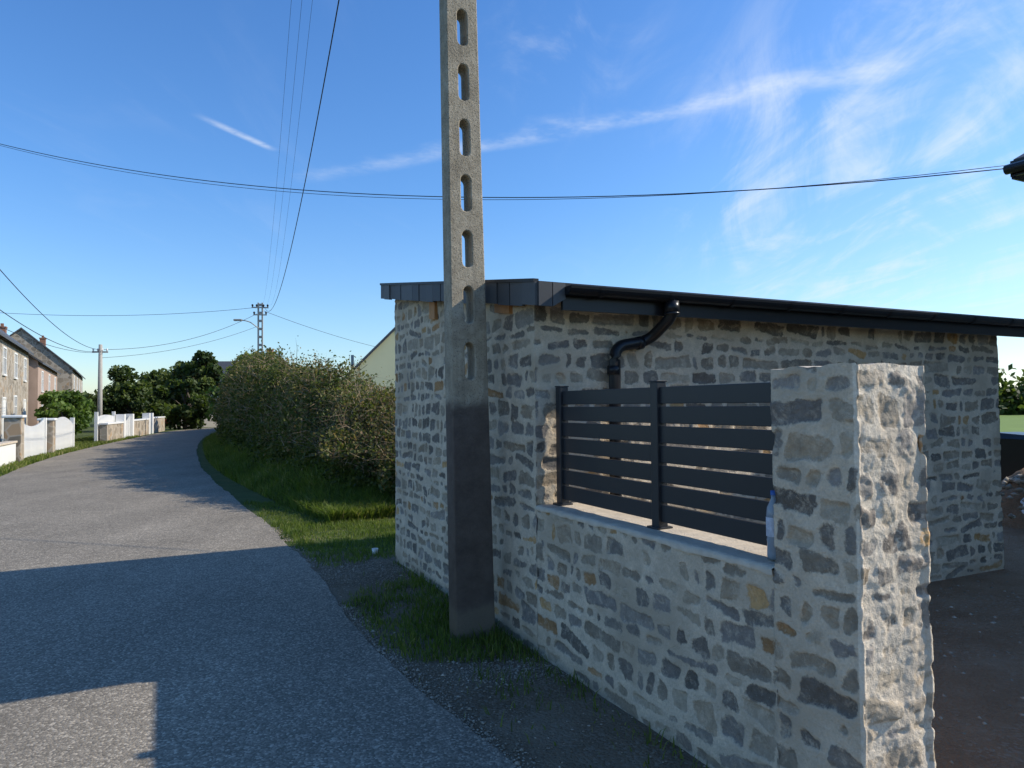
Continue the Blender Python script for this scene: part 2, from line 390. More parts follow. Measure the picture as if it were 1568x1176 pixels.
def fillet(pts,rad=.05,n=6):
    pts=[Vector(p) for p in pts]; out=[pts[0]]
    for i in range(1,len(pts)-1):
        a=(pts[i-1]-pts[i]); b=(pts[i+1]-pts[i]); rr=min(rad,a.length*.45,b.length*.45); a.normalize(); b.normalize()
        p=pts[i]+a*rr; q=pts[i]+b*rr
        for k in range(n+1):
            t=k/n; out.append((1-t)**2*p+2*t*(1-t)*pts[i]+t*t*q)
    out.append(pts[-1]); return out
tube('downpipe',fillet([W(gs,.90,gz-.03),W(gs,.90,gz-.15),W(2.315,.86,2.04),W(2.315,.575,1.99),W(2.315,.565,.05)],.09),.040,M_black,shed,14)
V=[];F=[]
for p,q,rr in ((W(gs,.90,gz-.05),W(gs,.90,gz-.13),.050),(W(gs,.90,gz-.125),W(gs,.90,gz-.14),.053),(W(2.315,.565,1.86),W(2.315,.565,1.80),.046),(W(2.315,.80,2.025),W(2.315,.76,2.018),.046)):
    v,f=tube_geo([p,q],rr,14); b=len(V); V+=v; F+=[tuple(b+i for i in x) for x in f]
mobj('downpipe_collars',V,F,M_black,shed,True)

# --- low wall, pillar
lw=empty('low_stone_wall')
masonry('wall_body',[(.385,0),(.385,.33),(2.375,.33),(2.375,0)],lambda x:.945,.0090,21,M_stone,lw,.9)
V=[];F=[]; ns,nt=180,16
for i in range(ns+1):
    for j in range(nt+1):
        s=.392+(2.372-.392)*i/ns; t=-.008+.345*j/nt
        z=.955+.006*float(fbm(s*9,t*9,4,3)); 
        if j==0: t-=.004+.009*float(fbm(s*14,0.3,9,3)); z-=.008
        V.append(W(s,t,z))
for i in range(ns):
    for j in range(nt):
        a=i*(nt+1)+j; F.append((a,a+1,a+nt+2,a+nt+1))
b=len(V)
for i in range(ns+1): V.append((V[i*(nt+1)][0]+.004,V[i*(nt+1)][1]+.002,.926+.012*float(fbm(i*.11,.5,19,3))))
for i in range(ns): F.append((i*(nt+1),(i+1)*(nt+1),b+i+1,b+i))
mobj('sill',V,F,M_sill,lw,True)
pil=empty('stone_gate_pillar')
pilo=masonry('pillar_body',[(0,0),(0,.37),(.392,.37),(.392,0)],lambda x:1.735,.0060,33,M_stone,pil,1.1,roughseg=[3.4,1.5,1,1.0],cap=True)
me=pilo.data; me.materials.append(M_rough_lit)
nrm=np.zeros(len(me.polygons)*3); me.polygons.foreach_get('center',nrm); c=nrm.reshape(-1,3)
ss=(c[:,:2]-P0)@D1; idx=np.where(ss<.02,1,0).astype(np.int32); me.polygons.foreach_set('material_index',idx)

# --- fence
fen=empty('slatted_aluminium_fence')
def fbox(name,lst,b=.003):
    o=st_box(name,lst,M_anth,fen); m=o.modifiers.new('b','BEVEL'); m.width=b; m.segments=2; return o
tf=.16
def bx(s0,s1,t0,t1,z0,z1): return (s0,s1,t0,t1,z0,z1,z0,z1)
sl=[]
for (a,b_) in ((.445,1.287),(1.343,2.285)):
    for k in range(7):
        z=.992+k*.1015; sl.append(bx(a,b_,tf-.012,tf+.016,z,z+.0870))
fbox('slats',sl)
fbox('posts',[bx(.41,.455,tf-.03,tf+.03,.957,1.715),bx(1.285,1.345,tf-.03,tf+.03,.957,1.715),bx(2.285,2.345,tf-.03,tf+.03,.957,1.715)],.004)
fbox('post_bases',[bx(s-.045,s+.045,tf-.05,tf+.05,.950,.966) for s in (1.315,2.315)],.002)
fbox('post_caps',[bx(s-.034,s+.034,tf-.034,tf+.034,1.715,1.722) for s in (.44,1.315,2.315)],.002)

# --- bottle on sill
def lathe(name,cx,cy,prof,mat,parent=None,seg=20):
    V=[];F=[]
    for r,z in prof:
        for k in range(seg):
            a=2*math.pi*k/seg; V.append((cx+r*math.cos(a),cy+r*math.sin(a),z))
    for i in range(len(prof)-1):
        for k in range(seg): F.append((i*seg+k,i*seg+(k+1)%seg,(i+1)*seg+(k+1)%seg,(i+1)*seg+k))
    return mobj(name,V,F,mat,parent,True)
M_plast=simple('clear_plastic',(.26,.30,.34),.15,.35,30); M_label=simple('bottle_label',(.5,.53,.60),.4,.5,60)
bo=empty('water_bottle'); x,y,_=W(.475,.095)
lathe('body',x,y,[(0,.962),(.028,.962),(.032,.975),(.031,1.03),(.033,1.04),(.031,1.05),(.033,1.14),(.030,1.17),(.013,1.21),(.013,1.222),(0,1.222)],M_plast,bo)
lathe('label',x,y,[(.0338,1.055),(.0342,1.058),(.0342,1.13),(.0338,1.133)],M_label,bo)
lathe('cap',x,y,[(.015,1.222),(.015,1.24),(0,1.241)],simple('blue_cap',(.05,.12,.35),.4),bo)

# ------------------------------------------------------------------ slotted concrete pole
PX,PY=-.285,4.93; NA=math.atan2(N1[1],N1[0])
cu=bpy.data.curves.new('pole','CURVE'); cu.dimensions='2D'; cu.fill_mode='BOTH'; cu.extrude=.062; cu.bevel_depth=.008; cu.bevel_resolution=1
def spl(pts):
    s=cu.splines.new('POLY'); s.points.add(len(pts)-1)
    for p,q in zip(s.points,pts): p.co=(q[0],q[1],0,1)
    s.use_cyclic_u=True
hw=lambda z:.136-.0058*z-.0009*max(0,z-2)*1.0
spl([(hw(-.3),-.3)]+[(hw(z),z) for z in (1,2,4,6,9.2)]+[(-hw(z),z) for z in (9.2,6,4,2,1,-.3)])
zc=1.905
while zc<8.6:
    r=.044; hl=.136-r; pts=[]
    for k in range(9): a=math.pi*k/8; pts.append((r*math.cos(a),zc+hl+r*math.sin(a)))
    for k in range(9): a=math.pi+math.pi*k/8; pts.append((r*math.cos(a),zc-hl+r*math.sin(a)))
    spl(pts[::-1]); zc+=.388
tmp=bpy.data.objects.new('tmp',cu); coll.objects.link(tmp); bpy.context.view_layer.update()
dg=bpy.context.evaluated_depsgraph_get(); me=bpy.data.meshes.new_from_object(tmp.evaluated_get(dg)); bpy.data.objects.remove(tmp)
me.transform(Matrix.Translation((PX,PY,0))@Matrix.Rotation(NA,4,'Z')@Matrix.Rotation(math.pi/2,4,'X'))
for v in me.vertices: v.co.x-=.0165*v.co.z
me.materials.clear(); me.materials.append(M_conc)
po=empty('concrete_utility_pole'); o=bpy.data.objects.new('slotted_shaft',me); coll.objects.link(o); o.parent=po
frp=Frame((PX-.0165*8.8,PY),(N1[0],N1[1]))
box('crossarm',frp,-.9,.9,-.14,-.08,8.70,8.78,M_greypole,po)
V=[];F=[]
for xx in (-.8,-.4,.4,.8):
    q=frp.p(xx,-.11,0); v,f=tube_geo([(q[0],q[1],8.78),(q[0],q[1],8.84),(q[0],q[1],8.85),(q[0],q[1],8.92)],[.012,.012,.04,.03],10); b=len(V); V+=v; F+=[tuple(b+i for i in x) for x in f]
mobj('insulators',V,F,M_white,po,True)

# ------------------------------------------------------------------ ground & road
def sheet(name, poly, z, mat):
    return mobj(name,[(x,y,z) for x,y in poly],[tuple(range(len(poly)))],mat)
mobj('ground',[(-900,-300,0),(900,-300,0),(900,1500,0),(-900,1500,0)],[(0,1,2,3)],M_ground)
RE=np.array([(4.5,-5.5),(2.1,-1.0),(.62,2.0),(.046,3.13),(-.54,4.06),(-1.03,5.0),(-1.83,6.76),(-2.66,8.42),(-4.53,11.9),(-7.94,18.2),(-11.8,26.5),(-16.7,38.2),(-20.2,50),(-19.5,62),(-15,75)])
LE=np.array([(-.8,-8),(-3.0,-3.5),(-4.7,0),(-5.3,2.0),(-5.9,3.4),(-6.5,5.0),(-7.3,7.0),(-8.1,9.0),(-10,13),(-12.9,18.2),(-16.3,26),(-20.6,39),(-24.4,51),(-24,64),(-19,79)])
def smooth_poly(P,it=3):
    for _ in range(it):
        Q=[P[0]]
        for a,b in zip(P[:-1],P[1:]): Q+= [a*.75+b*.25,a*.25+b*.75]
        Q.append(P[-1]); P=np.array(Q)
    return P
RE=smooth_poly(RE); LE=smooth_poly(LE)
def resample(P,N):
    d=np.r_[0,np.cumsum(np.linalg.norm(np.diff(P,axis=0),axis=1))]; 
    t=np.linspace(0,1,N)**1.6*d[-1]; return np.stack([np.interp(t,d,P[:,0]),np.interp(t,d,P[:,1])],-1)
N=1400; A=resample(RE,N); B=resample(LE,N)
jit=.045*fbm(A[:,1]*4,A[:,0],1,5)+.06*fbm(A[:,1]*.7,A[:,0]*.5,2,2); A2=A.copy(); A2[:,0]+=jit
jit=.05*fbm(B[:,1]*3,B[:,0],3,4); B2=B.copy(); B2[:,0]+=jit
Vr=np.concatenate([np.c_[A2,np.full(N,.010)],np.c_[B2,np.full(N,.010)]]); i=np.arange(N-1)
npmesh('road',Vr,np.stack([i,i+1,N+i+1,N+i],-1),M_asph)
XR=lambda y: np.interp(y,A[:,1],A[:,0])
XL=lambda y: np.interp(y,B[:,1],B[:,0])
ys=np.linspace(-1,7.9,120)
poly=[(XR(y)-.25,y) for y in ys]+[(2.40-.489*y+.15+(.6*max(0,y-7)),y) for y in ys[::-1]]
sheet('dirt_verge',poly,.004,M_soil)
yp=[W(-6,.15),W(2.4,.15),W(2.4,5.0),W(5.6,5.0),W(6.3,6.0),W(7.0,9),W(5,16),W(-6,16)]
sheet('yard_ground',[(a,b) for a,b,_ in yp],.0045,M_yard)
mobj('meadow',[(9,16,.006),(260,60,.006),(260,240,.006),(30,240,.006)],[(0,1,2,3)],simple('meadow_grass',(.17,.24,.045),1,.25,.4))
# ------------------------------------------------------------------ gravel
def stones(name,pts,sz,seed):
    r=np.random.default_rng(seed); n=len(pts)
    base=np.array([(1,0,0),(-1,0,0),(0,1,0),(0,-1,0),(0,0,1),(0,0,-1)],float); tri=np.array([(0,2,4),(2,1,4),(1,3,4),(3,0,4),(2,0,5),(1,2,5),(3,1,5),(0,3,5)])
    V=base[None]*(sz[:,None,None]*r.uniform(.5,1.2,(n,6,1))); a=r.uniform(0,6.28,n); c,s=np.cos(a)[:,None],np.sin(a)[:,None]
    x=V[:,:,0]*c-V[:,:,1]*s; y=V[:,:,0]*s+V[:,:,1]*c; V=np.stack([x,y,V[:,:,2]*.6],-1)+pts[:,None,:]
    F=(tri[None]+6*np.arange(n)[:,None,None]).reshape(-1,3)
    return npmesh(name,V.reshape(-1,3),F,M_gravel,fattr={'rnd':np.repeat(r.random(n),8)})
pts=[];sz=[]
while len(pts)<8500:
    y=rng.uniform(1.8,9.5); xr=XR(y); wx=2.40-.489*y
    m=rng.random()
    if m<.50: x=xr+abs(rng.normal(0,.08))-.03
    elif m<.76: x,y=rng.normal(-1.45,.26),rng.normal(6.9,.3)
    elif m<.90: x,y=rng.normal(-.05,.28),rng.normal(4.3,.12)
    else: x=rng.uniform(xr,wx)
    if x>2.40-.489*y-.01 or x<XR(y)-.08: continue
    if fbm(np.array(x*3),np.array(y*3),5,2)<-.15 and m<.55: continue
    pts.append((x,y,.008)); sz.append(rng.uniform(.003,.010) if rng.random()<.95 else rng.uniform(.010,.020))
stones('gravel',np.array(pts),np.array(sz),3)
pts=[W(rng.uniform(-2,2.3),rng.uniform(.4,6),.004) for _ in range(900)]
stones('yard_rubble',np.array(pts),rng.uniform(.005,.024,900),4)

# ------------------------------------------------------------------ grass blades
def blades(name,P,h,seed,lean=.5,wid=.004,rr=None):
    r=np.random.default_rng(seed); n=len(P); a=r.uniform(0,2*math.pi,n); l=r.uniform(0,lean,n)*h; b=r.uniform(0,2*math.pi,n)
    w=wid*r.uniform(.7,1.5,n)
    dx=np.cos(a)*w; dy=np.sin(a)*w; lx=np.cos(b)*l; ly=np.sin(b)*l
    v0=P+np.c_[dx,dy,0*w]; v1=P-np.c_[dx,dy,0*w]; v2=P+np.c_[-dx*.7+lx*.35,-dy*.7+ly*.35,h*.6]; v3=P+np.c_[dx*.7+lx*.35,dy*.7+ly*.35,h*.6]; v4=P+np.c_[lx,ly,h*.95]
    V=np.stack([v0,v1,v2,v3,v4],1).reshape(-1,3); k=5*np.arange(n)
    F=np.concatenate([np.stack([k,k+1,k+2],-1),np.stack([k,k+2,k+3],-1),np.stack([k+3,k+2,k+4],-1)])
    if rr is None: rr=r.random(n)
    return npmesh(name,V,F,M_grass,fattr={'rnd':np.concatenate([rr,rr,rr])})
n=190000; y=rng.uniform(3.0,11.9,n); x=rng.uniform(-5.5,.9,n)
xr=XR(y); wx=np.where(y<7.45,2.40-.489*y-.02,-.15*y+.6)
cl=fbm(x*2.2,y*2.2,31,4); cl2=fbm(x*7,y*7,37,2)
dn=np.ones(n)
e=x-xr
dn*=sstep(-.02,.22,e+.20*cl2)
dn*=np.where(y<4.45,np.where(wx-x<.14+.12*cl2,.35,.03+.15*sstep(.15,.35,cl)),1)
g=np.exp(-(((x+1.45)/.42)**2+((y-6.85)/.38)**2)); dn*=1-.97*np.clip(g*1.6,0,1)
dn*=np.where((y<7.6)&(y>=4.45),sstep(-.26,.18,cl+.66*(np.exp(-((x+.55)**2+(y-4.95)**2)/.5))),.70+.5*cl)
ok=(e>0)&(x<wx)&(rng.random(n)<dn)
x,y,cl,cl2=x[ok],y[ok],cl[ok],cl2[ok]
near=np.exp(-((x-PX)**2+(y-PY)**2)/.12)
h=rng.uniform(.015,.07,len(x))*(1+.9*cl+.6*cl2)+.06*near*rng.random(len(x))
blades('verge_grass',np.c_[x,y,np.full(len(x),.004)],np.clip(h,.012,.2),2,.9,.0034,np.clip(rng.normal(.45,.22,len(x))-.35*cl,0,1))
n=26000; y=rng.uniform(14,40,n); x=XL(y)-rng.uniform(.0,2.6,n)**1.0
blades('roadside_grass',np.c_[x,y,np.full(n,.004)],rng.uniform(.04,.16,n),5,.7,.012)

# ------------------------------------------------------------------ hedge on its bank
HP=smooth_poly(np.array([(-2.45,9.75),(-4.15,12.3),(-7.6,18.2),(-11.5,26.5),(-16.4,38.2),(-19.6,49),(-18.8,60)],float),3)
hd=np.r_[0,np.cumsum(np.linalg.norm(np.diff(HP,axis=0),axis=1))]; HL=hd[-1]
def hpath(q):
    x=np.interp(q,hd,HP[:,0]); y=np.interp(q,hd,HP[:,1]); x2=np.interp(q+.5,hd,HP[:,0]); y2=np.interp(q+.5,hd,HP[:,1])
    x1=np.interp(q-.5,hd,HP[:,0]); y1=np.interp(q-.5,hd,HP[:,1])
    dx,dy=x2-x1,y2-y1; L=np.hypot(dx,dy)+1e-9; return x,y,dy/L,-dx/L
def bankz(q,o): return .75*sstep(.0,1.3,o)*sstep(4.2,2.4,o)*sstep(-.2,2.8,q)*(1+.15*fbm(q*.8,o*.8,3,2))
def Hh(q): return np.interp(q,[0,1.5,3.0,4.5,6.5,9,14,20,30,42,60],[1.35,1.60,1.80,2.10,2.50,2.85,3.0,3.15,3.35,3.7,3.9])
def hedge_pt(q,th,r):
    x,y,nx,ny=hpath(q)
    cap=np.sqrt(np.clip(1-(1-np.clip(q/1.6,0,1))**2,0.02,1))
    lump=1+.30*fbm(q*.8,th*1.2,41,3)+.30*fbm(q*2.4,th*3,43,3)
    hw=np.interp(q,[0,2.5,5,8,60],[1.60,1.45,1.0,.90,1.05]); oc=hw+np.interp(q,[0,3,7,60],[.75,.70,.60,.65])
    o=oc-np.cos(th)*hw*r*lump*(.6+.4*cap); zb=.35+.20*np.clip(q/3,0,1)
    z=zb+np.sin(th)*(Hh(q)*(1+.14*fbm(q*.55,q*0+2,47,3)+.10*fbm(q*2.2,q*0+5,49,2))-zb)*r*(.5+.5*lump)*(.60+.40*cap)*np.where(th>1.57,1-.36*(th-1.57)/1.57,1)
    return np.stack([x+nx*o,y+ny*o,np.maximum(z,.03)],-1)
bk=empty('grass_bank')
qs=np.linspace(-.3,HL,160); os_=np.linspace(0,4.2,24); Q,O=np.meshgrid(qs,os_,indexing='ij'); x,y,nx,ny=hpath(Q)
V=np.stack([x+nx*O,y+ny*O+0*O,bankz(Q,O)+.003],-1).reshape(-1,3); a=(np.arange(159)[:,None]*24+np.arange(23)[None]).ravel()
npmesh('bank_soil',V,np.stack([a,a+1,a+25,a+24],-1),M_ground,bk,True)
n=70000; q=HL*rng.random(n)**2.0; o=rng.uniform(-.05,1.7,n); x,y,nx,ny=hpath(q)
o_=blades('bank_grass',np.c_[x+nx*o,y+ny*o,bankz(q,o)],rng.uniform(.06,.24,n)*(1+.8*fbm(q*2,o*2,7,3)),8,1.0,.008,np.clip(rng.normal(.4,.2,n)+.3*fbm(q*1.3,o*2,8,2),0,1)); o_.parent=bk
hg=empty('bramble_hedge')
qs=np.linspace(.05,HL,240); ts=np.linspace(-.1,3.2,40); Q,TH=np.meshgrid(qs,ts,indexing='ij')
V=hedge_pt(Q,TH,.68).reshape(-1,3); a=(np.arange(239)[:,None]*40+np.arange(39)[None]).ravel()
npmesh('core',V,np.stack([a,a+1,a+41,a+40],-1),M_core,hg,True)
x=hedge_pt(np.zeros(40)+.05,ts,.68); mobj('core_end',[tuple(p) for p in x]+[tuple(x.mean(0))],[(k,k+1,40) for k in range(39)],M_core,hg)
def leaves(name,P,size,seed,mat,parent,rnd=None,asp=1.6):
    r=np.random.default_rng(seed); n=len(P); a=r.normal(size=(n,3)); a/=np.linalg.norm(a,axis=1)[:,None]
    b=r.normal(size=(n,3)); b-= (b*a).sum(1)[:,None]*a; b/=np.linalg.norm(b,axis=1)[:,None]
    s=np.broadcast_to(size,(n,))*r.uniform(.6,1.3,n)
    v=np.stack([P+a*(s*asp/2)[:,None],P+b*(s/2)[:,None],P-a*(s*asp/2)[:,None],P-b*(s/2)[:,None]],1).reshape(-1,3)
    k=4*np.arange(n); return npmesh(name,v,np.stack([k,k+1,k+2,k+3],-1),mat,parent,fattr={'rnd':r.random(n) if rnd is None else rnd})
n=210000; q=HL*rng.random(n)**2.2; th=rng.uniform(-.08,2.8,n)
dense=fbm(q*2.6,th*4,61,3)
r=rng.uniform(.68,1.02,n)+.20*dense
keep=rng.random(n)<np.clip(.75+1.1*dense,.25,1); q,th,r,dense=q[keep],th[keep],r[keep],dense[keep]; n=len(q)
P=hedge_pt(q,th,r); P+=rng.normal(0,.04,P.shape)
sz=.040+.0015*np.clip(q,0,45)
patch=sstep(.12,.4,fbm(q*.7,th*1.8,63,3))
brown=np.clip(np.exp(-((q-1.6)/3.2)**2)*np.exp(-((th-.75)/.6)**2)+.5*patch,0,1)
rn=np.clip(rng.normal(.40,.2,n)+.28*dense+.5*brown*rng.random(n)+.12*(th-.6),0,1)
leaves('foliage',P,sz,9,M_hedge,hg,rn)
n=34000; th=rng.uniform(0,3.1,n); rr=np.sqrt(rng.random(n))*1.0; P=hedge_pt(rng.uniform(.02,.5,n),th,rr); lm=fbm(P[:,0]*2.5,P[:,2]*2.5,77,3); P+=rng.normal(0,.06,P.shape); P[:,1]-=(rng.uniform(0,.3,n)+.5*lm)*(1-rr*.6)
P[:,2]=np.maximum(P[:,2],.02)
leaves('foliage_end',P,.042,10,M_hedge,hg,np.clip(rng.normal(.50,.22,n)+.4*lm,0,1))
# twigs: long thin shoots
n=15000; q=HL*rng.random(n)**2.8; th=rng.uniform(.15,2.4,n); P=hedge_pt(q,th,rng.uniform(.82,1.0,n)); 
up=np.c_[rng.normal(0,.65,n),rng.normal(0,.65,n),rng.uniform(-.1,1.2,n)]; up/=np.linalg.norm(up,axis=1)[:,None]
L=rng.uniform(.12,.45,n)*np.where(rng.random(n)<.12,1.8,1); w=.0038+.0003*q; side=np.cross(up,rng.normal(size=(n,3))); side/=np.linalg.norm(side,axis=1)[:,None]; side*=w[:,None]
mid=P+up*(L*.55)[:,None]; tip=P+up*L[:,None]+np.c_[rng.normal(0,.08,n),rng.normal(0,.08,n),-rng.random(n)*.14]
V=np.stack([P+side,P-side,mid-side*.7,mid+side*.7,tip],1).reshape(-1,3); k=5*np.arange(n)
F=np.concatenate([np.stack([k,k+1,k+2],-1),np.stack([k,k+2,k+3],-1),np.stack([k+3,k+2,k+4],-1)]); rr=rng.random(n)
npmesh('twigs',V,F,M_twig,hg,fattr={'rnd':np.tile(rr,3)})
sel=rng.random(n)<.55; PP=[];
for f in (.45,.65,.8,.95): PP.append((P+up*(L*f)[:,None])[sel]+rng.normal(0,.02,(sel.sum(),3)))
PP=np.concatenate(PP); leaves('shoot_leaves',PP,np.tile(.030+.0013*q[sel],4),12,M_hedge,hg)

# ------------------------------------------------------------------ trees
def tree(name,x,y,h,rad,mat,seed,nl=5000,leaf=.22,trunk=.25,low=.25):
    r=np.random.default_rng(seed); e=empty(name)
    tz=h*.55; V,F=tube_geo([(x,y,0),(x+r.normal(0,.1),y,tz*.5),(x+r.normal(0,.2),y,tz),(x,y,h*.85)],[trunk,trunk*.7,trunk*.45,.03],8)
    C=[]
    for k in range(18):
        a=r.uniform(0,6.28); zz=r.uniform(low,.90)*h; prof=math.sin(math.pi*min(1,max(.12,(zz/h-low*.6)/(1-low*.6)*.9+.08)))
        rr=rad*prof*r.uniform(.35,1.0); c=(x+math.cos(a)*rr,y+math.sin(a)*rr,zz); C.append((c,rad*r.uniform(.18,.45)))
        v,f=tube_geo([(x,y,zz*.6),((x+c[0])/2,(y+c[1])/2,zz*.85),c],[trunk*.35,trunk*.2,.02],5); b=len(V); V+=v; F+=[tuple(b+i for i in q) for q in f]
    mobj('trunk_and_limbs',V,F,M_bark,e,True)
    P=[];R=[]
    for c,cr in C:
        m=nl//18; d=r.normal(size=(m,3)); d/=np.linalg.norm(d,axis=1)[:,None]; q=cr*r.uniform(.35,1.2,m)**.8
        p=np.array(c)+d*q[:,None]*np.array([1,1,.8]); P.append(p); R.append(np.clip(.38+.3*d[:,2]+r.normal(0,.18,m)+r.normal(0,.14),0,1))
    P=np.concatenate(P); P[:,2]=np.clip(P[:,2],.1,None)
    leaves('crown',P,leaf,seed+1,mat,e,np.concatenate(R),1.4); return e
tree('garden_tree',-26.8,50,4.5,2.1,M_tree,101,5200,.22,.2,.12)
tree('garden_tree.001',-24.4,53,3.8,1.7,M_tree,102,3600,.22,.18,.1)
tree('garden_tree.002',-30.0,66,6.2,3.0,M_tree,103,6500,.28,.25,.1)
tree('garden_tree.003',-27.4,64,6.8,2.6,M_tree,104,6500,.28,.25,.1)
tree('garden_tree.004',-33.0,70,5.9,3.0,M_tree,105,6000,.28,.25,.1)
tree('garden_tree.005',-24.4,66,6.9,2.4,M_bush,106,5000,.28,.25,.1)
tree('garden_tree.006',-36.5,72,5.0,2.6,M_tree,107,4500,.28,.25,.1)
tree('garden_shrub',-23.2,36.5,2.6,1.4,M_bush,108,3200,.15,.08,.1)
tree('garden_shrub.001',-21.0,33.0,1.9,1.0,M_bush,109,2200,.13,.08,.1)
tree('garden_shrub.002',-25.5,41,2.9,1.4,M_bush,110,2600,.17,.08,.1)
tree('ivy_bush',-17.8,47,4.0,2.2,M_bush,113,4200,.20,.1,.1)
n=26000; a=rng.uniform(-1.15,1.15,n); D=rng.uniform(165,185,n); x=np.sin(a)*D; y=np.cos(a)*D
hh=4+3.2*fbm(a*25,a*0,71,4); z=rng.random(n)*np.clip(hh,1.5,9)
leaves('distant_tree_line',np.c_[x,y,z],1.5,14,M_tree,None)
n=11000; x=rng.uniform(46,75,n); y=78+.1*x+rng.normal(0,1.5,n); hh=4+3.6*fbm(x*.5,x*0,73,4); z=rng.random(n)*np.clip(hh,1,7)
leaves('field_hedgerow',np.c_[x,y,z],.5,15,M_tree,None)

# ------------------------------------------------------------------ houses
def house(name,A,u,L,dep,eave,ridge,wall,roofm,wins,chim=(),over=.25):
    e=empty(name); f=Frame(A,u)
    V=[f.p(0,0,0),f.p(L,0,0),f.p(L,dep,0),f.p(0,dep,0),f.p(0,0,eave),f.p(L,0,eave),f.p(L,dep,eave),f.p(0,dep,eave),f.p(0,dep/2,ridge),f.p(L,dep/2,ridge)]
    mobj('walls',V,[(0,1,5,4),(2,3,7,6),(1,2,6,9,5),(3,0,4,8,7)],wall,e)
    sl=(ridge-eave)/(dep/2); V=[];F=[]
    for sgn in (0,1):
        y0=-over if sgn==0 else dep+over; z0=eave-sl*over+.02; b=len(V)
        for zz in (0,.12):
            V+=[f.p(-over*.6,y0,z0+zz),f.p(L+over*.6,y0,z0+zz),f.p(L+over*.6,dep/2,ridge+.02+zz),f.p(-over*.6,dep/2,ridge+.02+zz)]
        F+=[tuple(b+i for i in q) for q in BF]
    mobj('roof',V,F,roofm,e)
    gl=[];fr=[];dr=[]
    for (x,z,w,h,kind) in wins:
        t=.08
        fr+=[(x-t,x+w+t,-.05,-.003,z+h,z+h+t),(x-t,x+w+t,-.08,-.003,z-t,z),(x-t,x,-.05,-.003,z,z+h),(x+w,x+w+t,-.05,-.003,z,z+h),(x+w/2-.03,x+w/2+.03,-.04,-.012,z,z+h)]
        if kind=='w': fr+=[(x,x+w,-.035,-.012,z+h*.62,z+h*.62+.04)]
        (gl if kind=='w' else dr).append((x,x+w,-.010,-.004,z,z+h))
    if fr: boxes('window_frames',f,fr,M_white,e)
    if gl: boxes('window_panes',f,gl,M_glass,e)
    if dr: boxes('doors',f,dr,M_white,e)
    for (x,y,hh) in chim:
        boxes('chimney',f,[(x-.35,x+.35,y-.25,y+.25,ridge-.8,ridge+hh),(x-.4,x+.4,y-.3,y+.3,ridge+hh,ridge+hh+.1),(x-.12,x+.12,y-.1,y+.1,ridge+hh+.1,ridge+hh+.35)],M_brick,e)
    return e
lf=lambda y,o=0:(-5.34-.555*y+o,y); uu=(-.555,1.0); k=math.hypot(.555,1)
def wn(L,n,ev,doors=()):
    out=[]
    for i in range(n):
        x=L*(i+.5)/n-.5
        out.append((x,ev-1.75,.95,1.2,'w'))
        out.append((x,.0 if i in doors else .9,.95,2.1 if i in doors else 1.35,'d' if i in doors else 'w'))
    return out
house('stone_terrace_house',lf(24),uu,18.3*k,7,5.0,8.0,M_far,M_slroof,wn(18.3*k,5,5.0,(2,4)),[(1,3.5,.8),(19.8,3.5,.7)])
house('rendered_terrace_house',lf(42.9,.5),uu,13.6*k,7,4.5,7.0,M_pink,M_slroof,wn(13.6*k,3,4.5,(2,)),[(14.5,3.5,.8)])
house('stone_terrace_house.001',lf(58.2,1.6),uu,17*k,7,4.9,8.0,M_far,M_slroof,wn(17*k,4,4.9,(1,)),[(18.5,3.5,.8)])
f=Frame((-7.25,31.5),(1,.28)); 
gh=empty('cream_gable_house')
e0,r0,w0=2.95,6.1,6.2
mobj('walls',[f.p(0,0,0),f.p(w0,0,0),f.p(w0,10,0),f.p(0,10,0),f.p(0,0,e0),f.p(w0,0,e0),f.p(w0,10,e0),f.p(0,10,e0),f.p(w0/2,0,r0),f.p(w0/2,10,r0)],[(0,1,5,8,4),(2,3,7,9,6),(1,2,6,5),(3,0,4,7)],M_cream,gh)
sl=(r0-e0)/(w0/2); V=[];F=[]
for sg in (0,1):
    b=len(V); xe=-.35 if sg==0 else w0+.35
    for zz in (.01,.15): V+=[f.p(xe,-.15,e0-sl*.35+zz),f.p(xe,10.2,e0-sl*.35+zz),f.p(w0/2,10.2,r0+zz),f.p(w0/2,-.15,r0+zz)]
    F+=[tuple(b+i for i in q) for q in BF]
mobj('roof',V,F,M_slroof,gh)
boxes('window',f,[(2.4,3.5,-.05,-.01,1.0,2.2)],M_white,gh); boxes('window_pane',f,[(2.5,3.4,-.06,-.052,1.1,2.1)],M_glass,gh)
boxes('chimney',f,[(w0/2-.3,w0/2+.3,1,1.6,r0-.5,r0+.8)],M_brick,gh)
tube('flue',[f.p(.25,1.5,3.0),f.p(.25,1.5,4.0)],.07,M_greypole,gh)
house('distant_house',(-38,84),(1,.1),9,7,4.0,7.2,M_beige,M_slroof,[(2,1,1,1.3,'w'),(6,1,1,1.3,'w')],[(8.3,3.5,1.5)])
# neighbouring house on the right (its eave tip shows)
nb=empty('neighbour_house')
def stq(name,lst,mat): 
    return st_box(name,[bx(*l) for l in lst],mat,nb)
stq('walls',[(-5.5,2.62,6.75,12.5,0,4.15)],M_beige)
V=[];F=[]
def slab(s0,s1,t0,z0,t1,z1,th=.12):
    b=len(V); V.extend([W(s0,t0,z0),W(s1,t0,z0),W(s1,t1,z1),W(s0,t1,z1),W(s0,t0,z0+th),W(s1,t0,z0+th),W(s1,t1,z1+th),W(s0,t1,z1+th)]); F.extend([tuple(b+i for i in q) for q in BF])
slab(-5.8,2.94,6.42,4.20,9.6,5.75); slab(-5.8,2.94,12.8,4.20,9.6,5.75)
mobj('roof',V,F,M_slroof,nb)
mobj('gable',[W(2.62,6.75,4.15),W(2.62,12.5,4.15),W(2.62,9.6,5.72)],[(0,1,2)],M_beige,nb)
